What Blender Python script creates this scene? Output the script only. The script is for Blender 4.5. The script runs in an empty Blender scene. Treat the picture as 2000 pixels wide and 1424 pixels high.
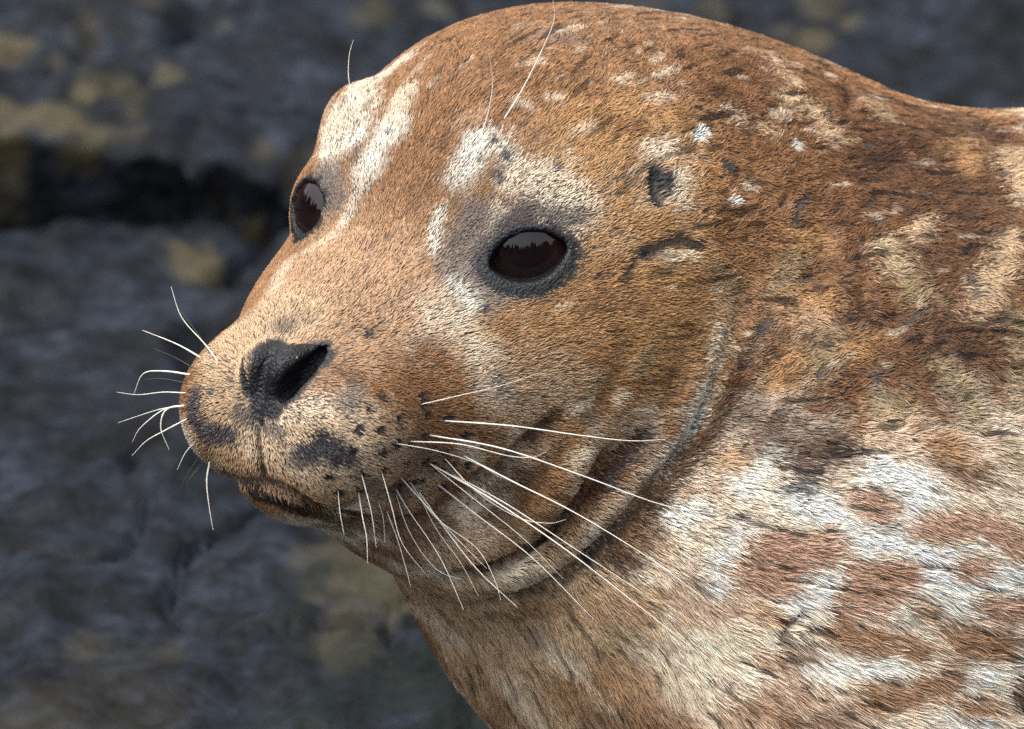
import bpy, math, random
import numpy as np
from mathutils import Matrix, Vector

import time
R = math.radians
T0 = time.time()


def tick(m):
    print('TIME %6.1f %s' % (time.time() - T0, m))

rng = np.random.default_rng(7)
random.seed(7)
SC = bpy.context.scene

# ----------------------------------------------------------------------------
# camera, world, sun, exposure
# ----------------------------------------------------------------------------
K = 0.00025            # metres per working unit (1 unit = 0.25 mm)
DIST = 2.6             # camera to seal, metres
PITCH = R(20.0)        # camera looks down by this much
H0 = 0.30              # height of the aim point above the rock
cp, sp = math.cos(PITCH), math.sin(PITCH)
RIGHT = np.array([1.0, 0.0, 0.0])
UP = np.array([0.0, sp, cp])
BACK = np.array([0.0, -cp, sp])
AIM = np.array([0.0, 0.0, H0])

cam_data = bpy.data.cameras.new("camera")
cam = bpy.data.objects.new("camera", cam_data)
SC.collection.objects.link(cam)
SC.camera = cam
cam_pos = AIM + DIST * BACK
M = Matrix(((RIGHT[0], UP[0], BACK[0], cam_pos[0]),
            (RIGHT[1], UP[1], BACK[1], cam_pos[1]),
            (RIGHT[2], UP[2], BACK[2], cam_pos[2]),
            (0, 0, 0, 1)))
cam.matrix_world = M
cam_data.sensor_width = 36.0
cam_data.lens = 36.0 * DIST / (2000 * K)
cam_data.clip_start = 0.05
cam_data.clip_end = 500.0
cam_data.dof.use_dof = True
cam_data.dof.focus_distance = DIST - 0.045
cam_data.dof.aperture_fstop = 10.0

SUN_EL, SUN_AZ = R(66), R(-122)      # azimuth: from +Y toward +X
world = bpy.data.worlds.new("World")
SC.world = world
world.use_nodes = True
nt = world.node_tree
sky = nt.nodes.new("ShaderNodeTexSky")
sky.sky_type = 'NISHITA'
sky.sun_disc = False
sky.sun_elevation = SUN_EL
sky.sun_rotation = SUN_AZ
sky.air_density = 1.0
sky.dust_density = 4.0
bg = nt.nodes["Background"]
bg.inputs["Strength"].default_value = 0.15
hsv = nt.nodes.new("ShaderNodeHueSaturation")     # overcast: the blue is veiled
hsv.inputs["Saturation"].default_value = 0.30
nt.links.new(sky.outputs[0], hsv.inputs["Color"])
nt.links.new(hsv.outputs[0], bg.inputs["Color"])

sun_data = bpy.data.lights.new("sun", 'SUN')
sun_data.energy = 1.0
sun_data.angle = R(34)
sun_data.color = (1.0, 0.975, 0.94)
sun = bpy.data.objects.new("sun", sun_data)
SC.collection.objects.link(sun)
sd = Vector((math.sin(SUN_AZ) * math.cos(SUN_EL), math.cos(SUN_AZ) * math.cos(SUN_EL), math.sin(SUN_EL)))
sun.rotation_euler = sd.to_track_quat('Z', 'Y').to_euler()

SC.view_settings.view_transform = 'Standard'
SC.view_settings.look = 'None'
SC.view_settings.exposure = 1.17
SC.view_settings.gamma = 1.0
SC.view_settings.use_curve_mapping = False
SC.cycles.max_bounces = 6
SC.cycles.use_denoising = False

#SHAPE_BEGIN
# ----------------------------------------------------------------------------
# helpers
# ----------------------------------------------------------------------------
DU = DIST / K                      # camera distance in working units
CAMP = np.array([1000.0, -712.0, DU])


def pix(px, py, z=0.0):
    """Working-space point at depth z along the ray of a photo point."""
    s = (DU - z) / DU
    return np.array([1000 + (px - 1000) * s, -712 - (py - 712) * s, z])


def to_world(P):
    P = np.asarray(P, dtype=np.float64)
    return (AIM + K * ((P[..., 0:1] - 1000) * RIGHT + (P[..., 1:2] + 712) * UP + P[..., 2:3] * BACK))


def to_work(W):
    q = (np.asarray(W) - AIM) / K
    return np.stack([q @ RIGHT + 1000, q @ UP - 712, q @ BACK], -1)


def nrm(v):
    v = np.asarray(v, float)
    return v / (np.linalg.norm(v, axis=-1, keepdims=True) + 1e-12)


def hash3(ix, iy, iz, seed):
    h = (ix * 374761393 + iy * 668265263 + iz * 2147483647 + seed * 1274126177) & 0xFFFFFFFF
    h = ((h ^ (h >> 13)) * 1274126177) & 0xFFFFFFFF
    h = ((h ^ (h >> 16)) * 2246822519) & 0xFFFFFFFF
    return ((h ^ (h >> 15)) & 0xFFFFFF) / float(0xFFFFFF)


def vnoise(P, scale, seed=0):
    """value noise in -1..1, smooth"""
    q = P / scale
    i = np.floor(q).astype(np.int64)
    f = q - i
    f = f * f * f * (f * (f * 6 - 15) + 10)
    r = 0
    for dx in (0, 1):
        wx = f[:, 0] if dx else 1 - f[:, 0]
        for dy in (0, 1):
            wy = f[:, 1] if dy else 1 - f[:, 1]
            for dz in (0, 1):
                wz = f[:, 2] if dz else 1 - f[:, 2]
                r = r + wx * wy * wz * hash3(i[:, 0] + dx, i[:, 1] + dy, i[:, 2] + dz, seed)
    return r * 2 - 1


def fbm(P, scale, seed=0, oct=3, gain=0.5):
    a, r, t = 1.0, 0, 0
    for o in range(oct):
        r = r + a * vnoise(P, scale / 2 ** o, seed + 17 * o)
        t += a
        a *= gain
    return r / t


def smoothstep(e0, e1, x):
    t = np.clip((x - e0) / (e1 - e0), 0, 1)
    return t * t * (3 - 2 * t)


def seg_dist(P, pts):
    """distance to a polyline, and arclength fraction"""
    pts = np.asarray(pts, float)
    best = np.full(len(P), 1e9)
    bt = np.zeros(len(P))
    n = len(pts) - 1
    if n == 0:
        return np.linalg.norm(P - pts[0], axis=1), bt
    for i in range(n):
        a, b = pts[i], pts[i + 1]
        ab = b - a
        t = np.clip(((P - a) @ ab) / (ab @ ab + 1e-9), 0, 1)
        d = np.linalg.norm(P - a - t[:, None] * ab, axis=1)
        m = d < best
        best[m] = d[m]
        bt[m] = (i + t[m]) / n
    return best, bt


# ----------------------------------------------------------------------------
# the seal as an implicit solid (working units)
# ----------------------------------------------------------------------------
O = pix(817, 447, 0)
HS = nrm([0.84, -0.17, 0.515])            # toward the seal's left (near) side
HF = np.array([-0.524, -0.474, 0.705])
HF = nrm(HF - HS * (HF @ HS))             # forward, to the nose
HU = -np.cross(HS, HF)                    # up out of the brow plane
if HU[1] < 0:
    HU = -HU
HA = np.stack([HF, HU, HS])


def hd(a, b, c):
    return O + a * HF + b * HU + c * HS


def ell(P, c, A, r):
    q = (P - c) @ (A.T)
    r = np.asarray(r, float)
    k0 = np.sqrt(((q / r) ** 2).sum(1)) + 1e-9
    k1 = np.sqrt(((q / (r * r)) ** 2).sum(1)) + 1e-9
    return k0 * (k0 - 1) / k1


def smin(a, b, k):
    h = np.clip(0.5 + 0.5 * (b - a) / k, 0, 1)
    return b + (a - b) * h - k * h * (1 - h)


def smax(a, b, k):
    return -smin(-a, -b, k)


def rotz(deg):
    c, s = math.cos(R(deg)), math.sin(R(deg))
    return np.array([[c, s, 0], [-s, c, 0], [0, 0, 1.0]])


I3 = np.eye(3)
HEAD = [  # a b c  radii  blend
    ((-300, -135, 20), (430, 395, 395), 1),
    ((-160, -290, 0), (430, 300, 390), 120),
    ((200, -115, 0), (380, 168, 205), 140),
    ((90, -225, 160), (300, 185, 165), 130),
    ((80, -225, -158), (300, 185, 165), 125),
    ((455, -165, 108), (150, 140, 138), 70),
    ((455, -165, -108), (150, 140, 138), 70),
    ((545, -205, 0), (80, 110, 115), 50),
    ((-90, 50, 150), (150, 85, 120), 90),
    ((-90, 50, -150), (150, 85, 120), 90),
]
JAW = [
    ((240, -320, 0), (300, 130, 190), 90),
    ((485, -288, 0), (105, 64, 95), 60),
]
JOWL = [
    (pix(1040, 640, -230), rotz(-20), (420, 510, 425), 120),
    (pix(790, 1015, -40), rotz(-26), (250, 100, 190), 70),
    (pix(700, 238, -170), I3, (58, 66, 90), 70),
]
BODY = [  # centre, axes, radii, blend
    (pix(1310, 566, -520), I3, (600, 542, 500), 1),
    (pix(1330, 1010, -475), I3, (570, 560, 530), 150),
    (pix(1750, 950, -540), I3, (700, 740, 650), 200),
    (pix(2350, 950, -650), I3, (1000, 815, 720), 200),
    (pix(1650, 1450, -520), I3, (600, 430, 580), 200),
    (pix(3100, 1130, -850), I3, (1150, 620, 620), 200),
]


def sdf_base(P):
    d = ell(P, hd(*HEAD[0][0]), HA, HEAD[0][1])
    for c, r, k in HEAD[1:]:
        d = smin(d, ell(P, hd(*c), HA, r), k)
    j = ell(P, hd(*JAW[0][0]), HA, JAW[0][1])
    for c, r, k in JAW[1:]:
        j = smin(j, ell(P, hd(*c), HA, r), k)
    d = smin(d, j, 30)
    for c, A, r, k in JOWL:
        d = smin(d, ell(P, c, A, r), k)
    b = ell(P, *BODY[0][:3])
    for c, A, r, k in BODY[1:]:
        b = smin(b, ell(P, c, A, r), k)
    k = 45 + 230 * smoothstep(-760, -330, P[:, 1]) + 170 * smoothstep(-1000, -1150, P[:, 1]) * smoothstep(1200, 850, P[:, 0])
    return smin(d, b, k)


def ray_hit(px, py, fn=sdf_base):
    """points where the rays of photo points meet the solid (vectorised)"""
    px, py = np.atleast_1d(px).astype(float), np.atleast_1d(py).astype(float)
    tgt = np.stack([px, -py, np.zeros_like(px)], 1)
    d = nrm(tgt - CAMP)
    t = np.full(len(px), DU - 900.0)
    for _ in range(70):
        P = CAMP + t[:, None] * d
        t = t + np.clip(fn(P) * 0.8, -60, 120)
        t = np.minimum(t, DU + 1500)
    return CAMP + t[:, None] * d


def surf(pts, fn=sdf_base):
    pts = np.array(pts, float)
    return ray_hit(pts[:, 0], pts[:, 1], fn)


def smooth_line(p, n=5):
    """Catmull-Rom resampling of a 2D polyline"""
    p = np.array(p, float)
    if len(p) < 3:
        return p
    q = np.concatenate([[2 * p[0] - p[1]], p, [2 * p[-1] - p[-2]]])
    out = []
    for i in range(1, len(q) - 2):
        for t in np.arange(n) / n:
            a_, b_, c_, d_ = q[i - 1], q[i], q[i + 1], q[i + 2]
            out.append(0.5 * (2 * b_ + (c_ - a_) * t + (2 * a_ - 5 * b_ + 4 * c_ - d_) * t * t + (3 * b_ - a_ - 3 * c_ + d_) * t ** 3))
    out.append(p[-1])
    return np.array(out)


def smooth_pts(p):
    return smooth_line(p, 3)


def mirror(P):
    q = np.asarray(P, float) - O
    return np.asarray(P, float) - 2 * (q @ HS)[..., None] * HS


# eyes ------------------------------------------------------------------
EYES = []      # centre, outward normal, corner axis, up axis, half width, up, down
_N = nrm(0.74 * HF + 0.28 * HU + 0.61 * HS)
_P = nrm(np.array([1.0, 0.20, 0.0])); _P = nrm(_P - _N * (_P @ _N))
_Q = np.cross(_N, _P)
_Q = _Q if _Q @ HU > 0 else -_Q
EYES.append((hd(-46, -18, 210) - 31 * _N, _N, _P, _Q, 80.0, 46.0, 46.0, 152.0))
_N = nrm(np.array([-0.74, 0.03, 0.67]))
_P = nrm(np.array([-0.62, 0.22, 0.0])); _P = nrm(_P - _N * (_P @ _N))
_Q = np.cross(_N, _P)
_Q = _Q if _Q @ HU > 0 else -_Q
EYES.append((pix(683, 411, -102), _N, _P, _Q, 55.0, 49.0, 49.0, 112.0))


def eye_local(P, e):
    c, N, p, q = e[:4]
    r = P - c
    return r @ p, r @ q, r @ N


def almond(x, y, e):
    """signed distance-like measure of the lid opening"""
    out = None
    hw = e[4]
    for hgt, sg in ((e[5], 1), (e[6], -1)):
        rr = (hw * hw + hgt * hgt) / (2 * hgt)
        cy = (hgt - rr) * sg
        dd = np.hypot(x, y - cy) - rr
        out = dd if out is None else smax(out, dd, 10)
    return out


# nose -------------------------------------------------------------------
def both(pts3):
    return [np.asarray(pts3), mirror(pts3)]


ALAR = [(hd(515, -35, 40), (55, 56, 42)), (hd(518, -35, -26), (50, 52, 32))]


def sdf_nose(P):
    d = sdf_base(P)
    m = np.linalg.norm(P - hd(520, -40, 0), axis=1) < 260
    if m.any():
        q = d[m]
        for c, r in ALAR:
            q = smin(q, ell(P[m], c, HA, r), 26)
        d[m] = q
    return d


NOSTRIL = surf([(617, 702), (596, 715), (574, 738), (555, 763), (543, 784)], sdf_nose)
NOS_R = [[5, 14, 19, 18, 9], [2, 3, 4, 4, 3]]
_q = (NOSTRIL - O) @ HA.T
_q[:, 2] *= -0.5
NOS_SETS = [NOSTRIL, O + (_q + [14, 0, 0]) @ HA]
PHILTRUM = surf([(533, 690), (511, 740), (503, 800), (503, 860), (510, 905), (520, 940)], sdf_nose)
MOUTH = surf(smooth_pts([(466, 944), (500, 947), (537, 951), (571, 963), (604, 977), (663, 998), (721, 1012), (785, 1020), (850, 1003), (900, 968), (940, 928)]), sdf_nose)
MOUTHS = [MOUTH, mirror(MOUTH[7:])]

# grooves: photo points, depth, half-width   (negative depth = ridge)
FOLDS = [
    ([(1452, 560), (1440, 650), (1400, 750), (1330, 870), (1260, 950), (1200, 1030), (1120, 1100), (1050, 1145), (985, 1165), (900, 1180)], 15, 21),
    ([(1215, 860), (1165, 915), (1120, 975), (1075, 1030), (1000, 1085), (925, 1118), (850, 1130)], 29, 20),
    ([(1075, 825), (1020, 880), (965, 935), (915, 965), (865, 990)], 30, 20),
    ([(1390, 690), (1340, 800), (1272, 890), (1200, 970), (1130, 1040), (1050, 1095), (960, 1130)], -21, 36),
    ([(1150, 870), (1105, 940), (1045, 1015), (975, 1065), (900, 1090)], -22, 30),
    ([(1240, 640), (1190, 760), (1130, 850)], 9, 26),
    ([(545, 945), (650, 972), (740, 985), (820, 975), (885, 935)], -12, 36),
    ([(1252, 500), (1290, 484), (1330, 472), (1366, 486)], 12, 12),
    ([(1228, 520), (1252, 500)], 6, 10),
    ([(1280, 335), (1276, 368), (1282, 398)], 20, 15),
    ([(1560, 545), (1600, 538), (1650, 540)], 12, 12),
    ([(1525, 400), (1548, 380), (1565, 420)], 8, 12),
    ([(1740, 630), (1790, 610)], 10, 12),
    ([(1490, 640), (1470, 690), (1440, 740)], 8, 16),
    ([(1500, 1245), (1530, 1215), (1560, 1190)], 14, 11),
    ([(1620, 430), (1670, 470), (1690, 540), (1680, 620)], 7, 20),
    ([(1560, 330), (1600, 420), (1610, 520), (1560, 640), (1500, 760), (1480, 860)], 10, 30),
    ([(1740, 420), (1760, 520), (1740, 640), (1680, 760), (1600, 880)], 8, 34),
    ([(1645, 150), (1660, 185), (1650, 230)], 9, 16),
]

_sl = [smooth_line(p, 3) for p, dp, w in FOLDS]
_all = surf(np.concatenate(_sl), sdf_nose)
FOLD3, _i = [], 0
for (p, dp, w), q in zip(FOLDS, _sl):
    FOLD3.append((_all[_i:_i + len(q)], dp, w))
    _i += len(q)


NOS_IN = nrm(-0.9 * HF - 0.1 * HU)


def nostril(q, k_):
    """signed distance to the channel of one nostril"""
    pts = NOS_SETS[k_]
    cv = np.full(len(q), 1e9)
    for i in range(len(pts) - 1):
        for t in (0, 0.25, 0.5, 0.75):
            c = pts[i] * (1 - t) + pts[i + 1] * t
            r = NOS_R[k_][i] * (1 - t) + NOS_R[k_][i + 1] * t
            al = np.clip((q - c) @ NOS_IN, -30, 75)
            cv = np.minimum(cv, np.linalg.norm(q - c - al[:, None] * NOS_IN, axis=1) - r)
    return cv


def sdf(P):
    d = sdf_nose(P)
    # folds and wrinkles
    for pts, dp, w in FOLD3:
        lo, hi = pts.min(0) - 3 * w, pts.max(0) + 3 * w
        m = ((P > lo) & (P < hi)).all(1)
        if m.any():
            ds, t = seg_dist(P[m], pts)
            taper = np.clip(np.minimum(t, 1 - t) * 4 + 0.1, 0, 1)
            d[m] += (2.0 * dp if w > 15 and abs(dp) > 13 else dp) * taper * np.exp(-(ds / w) ** 2)
    for pts in MOUTHS:
        m = ((P > pts.min(0) - 60) & (P < pts.max(0) + 60)).all(1)
        if m.any():
            ds, t = seg_dist(P[m], pts)
            d[m] += 50 * np.clip(t * 5 + .12, 0, 1) * np.exp(-(ds / 14) ** 2)
    m = ((P > PHILTRUM.min(0) - 60) & (P < PHILTRUM.max(0) + 60)).all(1)
    if m.any():
        ds, t = seg_dist(P[m], PHILTRUM)
        d[m] += 16 * np.exp(-(ds / 9) ** 2)
    # nostrils
    for k_ in (0, 1):
        m = np.linalg.norm(P - NOS_SETS[k_][2], axis=1) < 170
        if m.any():
            d[m] = smax(d[m], -nostril(P[m], k_), 7)
    # eyes
    for e in EYES:
        m = np.linalg.norm(P - e[0], axis=1) < e[7] + 130
        if m.any():
            q = P[m]
            x, y, n = eye_local(q, e)
            v = d[m]
            # soft hollow round the lids, then the lids as a shell over the ball
            al = almond(x, y, e)
            v = v + 5 * np.exp(-((al - 46) / 22) ** 2) * (n > 0)
            v = smin(v, np.linalg.norm(q - e[0], axis=1) - (e[7] + 5), 30)
            v = v + 2.0 * np.exp(-((al - 17) / 3) ** 2) * (n > 30) + 1.2 * np.exp(-((al - 25) / 3) ** 2) * (n > 30)
            cut = np.maximum(al, e[7] - 57 - n)
            v = smax(v, -cut, 7)
            d[m] = v
    return d


#SHAPE_END
def grad(fn, P, e=1.5):
    g = 0
    for k in ((1, -1, -1), (-1, -1, 1), (-1, 1, -1), (1, 1, 1)):
        k = np.array(k, float)
        g = g + fn(P + e * k)[:, None] * k
    return nrm(g)


def surface_nets(fn, lo, hi, h):
    lo = np.array(lo, float)
    n = np.ceil((np.array(hi) - lo) / h).astype(int) + 1
    n = ((n + 3) // 4) * 4
    # coarse pass
    cn = n // 4 + 1
    ax = [lo[i] + np.arange(cn[i]) * h * 4 for i in range(3)]
    G = np.stack(np.meshgrid(*ax, indexing='ij'), -1).reshape(-1, 3)
    C = fn(G).reshape(cn)
    U = C[:-1, :-1, :-1]
    mn = np.abs(C)
    near = np.full(np.array(U.shape), False)
    th = h * 4 * 1.5
    for dx in (0, 1):
        for dy in (0, 1):
            for dz in (0, 1):
                near |= mn[dx:dx + U.shape[0], dy:dy + U.shape[1], dz:dz + U.shape[2]] < th
    F = np.repeat(np.repeat(np.repeat(U, 4, 0), 4, 1), 4, 2).astype(np.float32)
    m = np.repeat(np.repeat(np.repeat(near, 4, 0), 4, 1), 4, 2)
    idx = np.argwhere(m)
    F[m] = fn(lo + idx * h)
    S = F < 0
    N = S.shape
    c8 = np.zeros(tuple(np.array(N) - 1), np.int8)
    for dx in (0, 1):
        for dy in (0, 1):
            for dz in (0, 1):
                c8 += S[dx:N[0] - 1 + dx, dy:N[1] - 1 + dy, dz:N[2] - 1 + dz]
    act = (c8 > 0) & (c8 < 8)
    cells = np.argwhere(act)
    vid = np.full(act.shape, -1, np.int64)
    vid[act] = np.arange(len(cells))
    acc = np.zeros((len(cells), 3))
    cnt = np.zeros(len(cells))
    corners = [(x, y, z) for x in (0, 1) for y in (0, 1) for z in (0, 1)]
    for a in corners:
        for ax_ in range(3):
            if a[ax_] == 0:
                b = list(a)
                b[ax_] = 1
                ia = cells + a
                ib = cells + b
                fa = F[ia[:, 0], ia[:, 1], ia[:, 2]]
                fb = F[ib[:, 0], ib[:, 1], ib[:, 2]]
                x = (fa < 0) != (fb < 0)
                t = np.where(x, fa / np.where(x, fa - fb, 1), 0)
                p = np.array(a)[None, :] + t[:, None] * (np.array(b) - np.array(a))
                acc[x] += p[x]
                cnt[x] += 1
    V = lo + (cells + acc / cnt[:, None]) * h
    faces = []
    for ax_ in range(3):
        o = [0, 0, 0]
        o[ax_] = 1
        A = S[:N[0] - o[0], :N[1] - o[1], :N[2] - o[2]]
        B = S[o[0]:, o[1]:, o[2]:]
        e = np.argwhere(A != B)
        u, v = (ax_ + 1) % 3, (ax_ + 2) % 3
        ok = (e[:, u] > 0) & (e[:, v] > 0) & (e[:, u] < N[u] - 1) & (e[:, v] < N[v] - 1)
        e = e[ok]
        du = np.zeros(3, int); du[u] = 1
        dv = np.zeros(3, int); dv[v] = 1
        q = np.stack([vid[tuple((e - du - dv).T)], vid[tuple((e - dv).T)], vid[tuple(e.T)], vid[tuple((e - du).T)]], 1)
        flip = ~A[tuple(e.T)]
        q[flip] = q[flip][:, ::-1]
        faces.append(q)
    return V, np.concatenate(faces)


def subdivide(V, Q):
    """one level of linear quad subdivision"""
    E = np.sort(np.concatenate([Q[:, [0, 1]], Q[:, [1, 2]], Q[:, [2, 3]], Q[:, [3, 0]]]), 1)
    key = E[:, 0] * len(V) + E[:, 1]
    uq, inv = np.unique(key, return_inverse=True)
    a, b = uq // len(V), uq % len(V)
    ev = (V[a] + V[b]) / 2
    fv = V[Q].mean(1)
    n, m = len(V), len(Q)
    e = inv.reshape(4, m) + n
    f = np.arange(m) + n + len(uq)
    V2 = np.concatenate([V, ev, fv])
    Q2 = np.concatenate([
        np.stack([Q[:, 0], e[0], f, e[3]], 1), np.stack([Q[:, 1], e[1], f, e[0]], 1),
        np.stack([Q[:, 2], e[2], f, e[1]], 1), np.stack([Q[:, 3], e[3], f, e[2]], 1)])
    return V2, Q2


def project(fn, V, it=3, lim=6.0):
    for _ in range(it):
        d = fn(V)
        V = V - np.clip(d, -lim, lim)[:, None] * grad(fn, V) * 0.9
    return V


def mesh_obj(name, V, Q, mat=None, parent=None, smooth=True):
    me = bpy.data.meshes.new(name)
    me.vertices.add(len(V))
    me.vertices.foreach_set("co", np.ascontiguousarray(V, dtype=np.float32).ravel())
    k = Q.shape[1]
    me.loops.add(Q.size)
    me.loops.foreach_set("vertex_index", np.ascontiguousarray(Q, dtype=np.int32).ravel())
    me.polygons.add(len(Q))
    me.polygons.foreach_set("loop_start", (np.arange(len(Q)) * k).astype(np.int32))
    me.polygons.foreach_set("loop_total", np.full(len(Q), k, np.int32))
    me.polygons.foreach_set("use_smooth", np.full(len(Q), smooth))
    me.update(calc_edges=True)
    o = bpy.data.objects.new(name, me)
    SC.collection.objects.link(o)
    if mat:
        me.materials.append(mat)
    if parent:
        o.parent = parent
    return o



# ----------------------------------------------------------------------------
# materials
# ----------------------------------------------------------------------------
def new_mat(name):
    m = bpy.data.materials.new(name)
    m.use_nodes = True
    return m, m.node_tree, m.node_tree.nodes["Principled BSDF"]


def lin(c):
    c = np.asarray(c, float) / 255.0
    return np.where(c <= 0.04045, c / 12.92, ((c + 0.055) / 1.055) ** 2.4)


# ----------------------------------------------------------------------------
# the shore: one sheet of dark wet bedrock
# ----------------------------------------------------------------------------
def axis(lo, hi, step, far):
    a = list(np.arange(lo, hi + 1e-6, step))
    st, x = step, hi
    while x < far:
        st *= 1.05
        x += st
        a.append(x)
    st, x = step, lo
    while x > -far:
        st *= 1.05
        x -= st
        a.insert(0, x)
    return np.array(a)


GX = axis(-0.75, 0.75, 0.006, 60)
GY = axis(0.0, 2.2, 0.008, 60)
gx, gy = np.meshgrid(GX, GY, indexing='ij')


def rock_height(x, y):
    P = np.stack([x.ravel(), y.ravel(), np.zeros(x.size)], 1)
    fade = np.exp(-((np.abs(P[:, 1] - 0.9) / 4) ** 2)) * np.exp(-(P[:, 0] / 4) ** 2)
    n1 = fbm(P, 0.55, 3, 4)
    n2 = 1 - np.abs(fbm(P + 5, 0.16, 11, 3))
    n3 = fbm(P, 0.035, 23, 3)
    warp = 0.06 * fbm(P, 0.25, 41, 2)
    # a ledge running across behind the seal, undercut on its near side
    led = smoothstep(-0.025, 0.02, P[:, 1] - 1.17 - warp)
    led *= smoothstep(0.1, -0.35, P[:, 0])
    gap = np.exp(-((P[:, 1] - 1.145 - warp) / 0.020) ** 2) * smoothstep(0.0, -0.25, P[:, 0])
    z = 0.020 * n1 + 0.012 * (n2 - 0.7) + 0.012 * n3 + 0.06 * led - 0.05 * gap
    crack = np.exp(-(fbm(P + 9, 0.30, 77, 2) / 0.02) ** 2) + .7 * np.exp(-(fbm(P + 19, 0.17, 79, 2) / 0.025) ** 2)
    z -= 0.028 * crack
    flat = np.exp(-(((P[:, 0] - 0.45) / 0.7) ** 2 + ((P[:, 1] - 0.15) / 0.25) ** 2))
    z = z * (1 - 0.8 * flat) - 0.02 * flat
    z = z * (0.15 + 0.85 * fade)
    # unseen ring of broken rock, added to shape the skyline mirrored in the eyes
    rr = np.hypot(P[:, 0], P[:, 1] + 1.0)
    rim = smoothstep(4.2, 6.5, rr)
    z += rim * (0.55 + 0.9 * np.abs(fbm(P + 31, 2.2, 123, 3)) + 2.4 * np.abs(fbm(P + 3, 0.6, 124, 2)) ** 1.6)
    return z.reshape(x.shape)


gz = rock_height(gx, gy)
GV = np.stack([gx, gy, gz], -1).reshape(-1, 3)
_w = 0.06 * fbm(GV * [1, 1, 0], 0.25, 41, 2)          # the ledge's lip hangs over the crevice
GV[:, 1] -= (0.055 + 0.05 * fbm(GV * [1, 1, 0] + 7, 0.12, 43, 2)) * np.exp(-((GV[:, 1] - 1.195 - _w) / 0.030) ** 2) * smoothstep(-0.02, -0.22, GV[:, 0])
nx, ny = gx.shape
ii = (np.arange(nx - 1)[:, None] * ny + np.arange(ny - 1)[None, :]).ravel()
GQ = np.stack([ii, ii + ny, ii + ny + 1, ii + 1], 1)


def ground_hit(px, py):
    """rock point under a photo point"""
    W = to_world(np.array([[px, -py, 0.0]]))[0]
    d = nrm(W - cam_pos)
    lo, hi = 2.4, 7.0
    t = np.linspace(lo, hi, 600)
    P = cam_pos + t[:, None] * d
    ix = np.clip(np.searchsorted(GX, P[:, 0]), 0, nx - 1)
    iy = np.clip(np.searchsorted(GY, P[:, 1]), 0, ny - 1)
    below = P[:, 2] < gz[ix, iy]
    k = np.argmax(below) if below.any() else len(t) - 1
    return P[k]


LICHEN = [  # photo point, radius (m), strength
    (60, 262, .030, 1), (110, 268, .030, 1), (165, 280, .022, 1), (0, 275, .022, .9), (20, 90, .026, 1), (40, 320, .016, .8),
    (5, 215, .022, .8), (165, 188, .012, .9), (232, 165, .022, .75), (255, 190, .014, .8), (318, 150, .014, .8), (320, 165, .012, .7),
    (92, 330, .015, .9), (170, 145, .010, .5), (110, 130, .012, .4), (265, 280, .014, .5), (220, 285, .016, .5), (258, 228, .010, .5),
    (500, 450, .022, 1), (505, 475, .012, .8), (385, 515, .024, .85), (400, 490, .014, .7), (395, 360, .020, .5), (430, 345, .016, .45),
    (510, 305, .012, .5), (690, 45, .012, .5), (740, 20, .014, .5), (860, 20, .020, .5), (300, 15, .014, .4), (420, 45, .014, .3),
    (1590, 80, .016, .75), (1660, 45, .012, .7), (1595, 15, .02, .5), (1530, 60, .012, .4), (1400, 25, .02, .4),
    (650, 1080, .022, .55), (700, 1120, .026, .7), (745, 1160, .024, .75), (640, 1140, .018, .4), (690, 1200, .022, .5), (610, 1095, .018, .5),
    (720, 1240, .022, .6), (670, 1260, .02, .5), (165, 1275, .012, .35),
    (330, 1290, .010, .3), (640, 640, .02, .2), (160, 60, .02, .25),
]
MOSS_SHADE = [(620, 1110, .014, .8), (580, 1190, .014, .7), (560, 1225, .012, .6), (620, 1395, .020, .9), (650, 1385, .014, .7), (350, 870, .02, .7),
        (590, 1280, .012, .4), (820, 1330, .045, .9), (900, 1400, .05, .95), (740, 1330, .035, .7), (680, 1390, .04, .6), (860, 1270, .03, .9), (560, 1400, .03, .4)]  # the broad ones under the throat paint the seal's shade on the rock
lich = np.zeros(len(GV))
moss_shade = np.zeros(len(GV))
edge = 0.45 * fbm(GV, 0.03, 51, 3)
for arr, lst in ((lich, LICHEN), (moss_shade, MOSS_SHADE)):
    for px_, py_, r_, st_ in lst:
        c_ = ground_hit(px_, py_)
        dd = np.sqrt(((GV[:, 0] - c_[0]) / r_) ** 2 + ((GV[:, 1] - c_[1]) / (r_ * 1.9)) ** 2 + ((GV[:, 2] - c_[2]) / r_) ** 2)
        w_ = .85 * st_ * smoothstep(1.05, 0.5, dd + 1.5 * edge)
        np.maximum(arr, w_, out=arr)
# scattered lichen on the rest of the shore
sc_ = fbm(GV, 0.11, 91, 4)
lich = np.maximum(lich, 0.3 * smoothstep(0.33, 0.5, sc_) * smoothstep(0.0, 0.25, fbm(GV, 0.5, 13, 2)))

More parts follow.
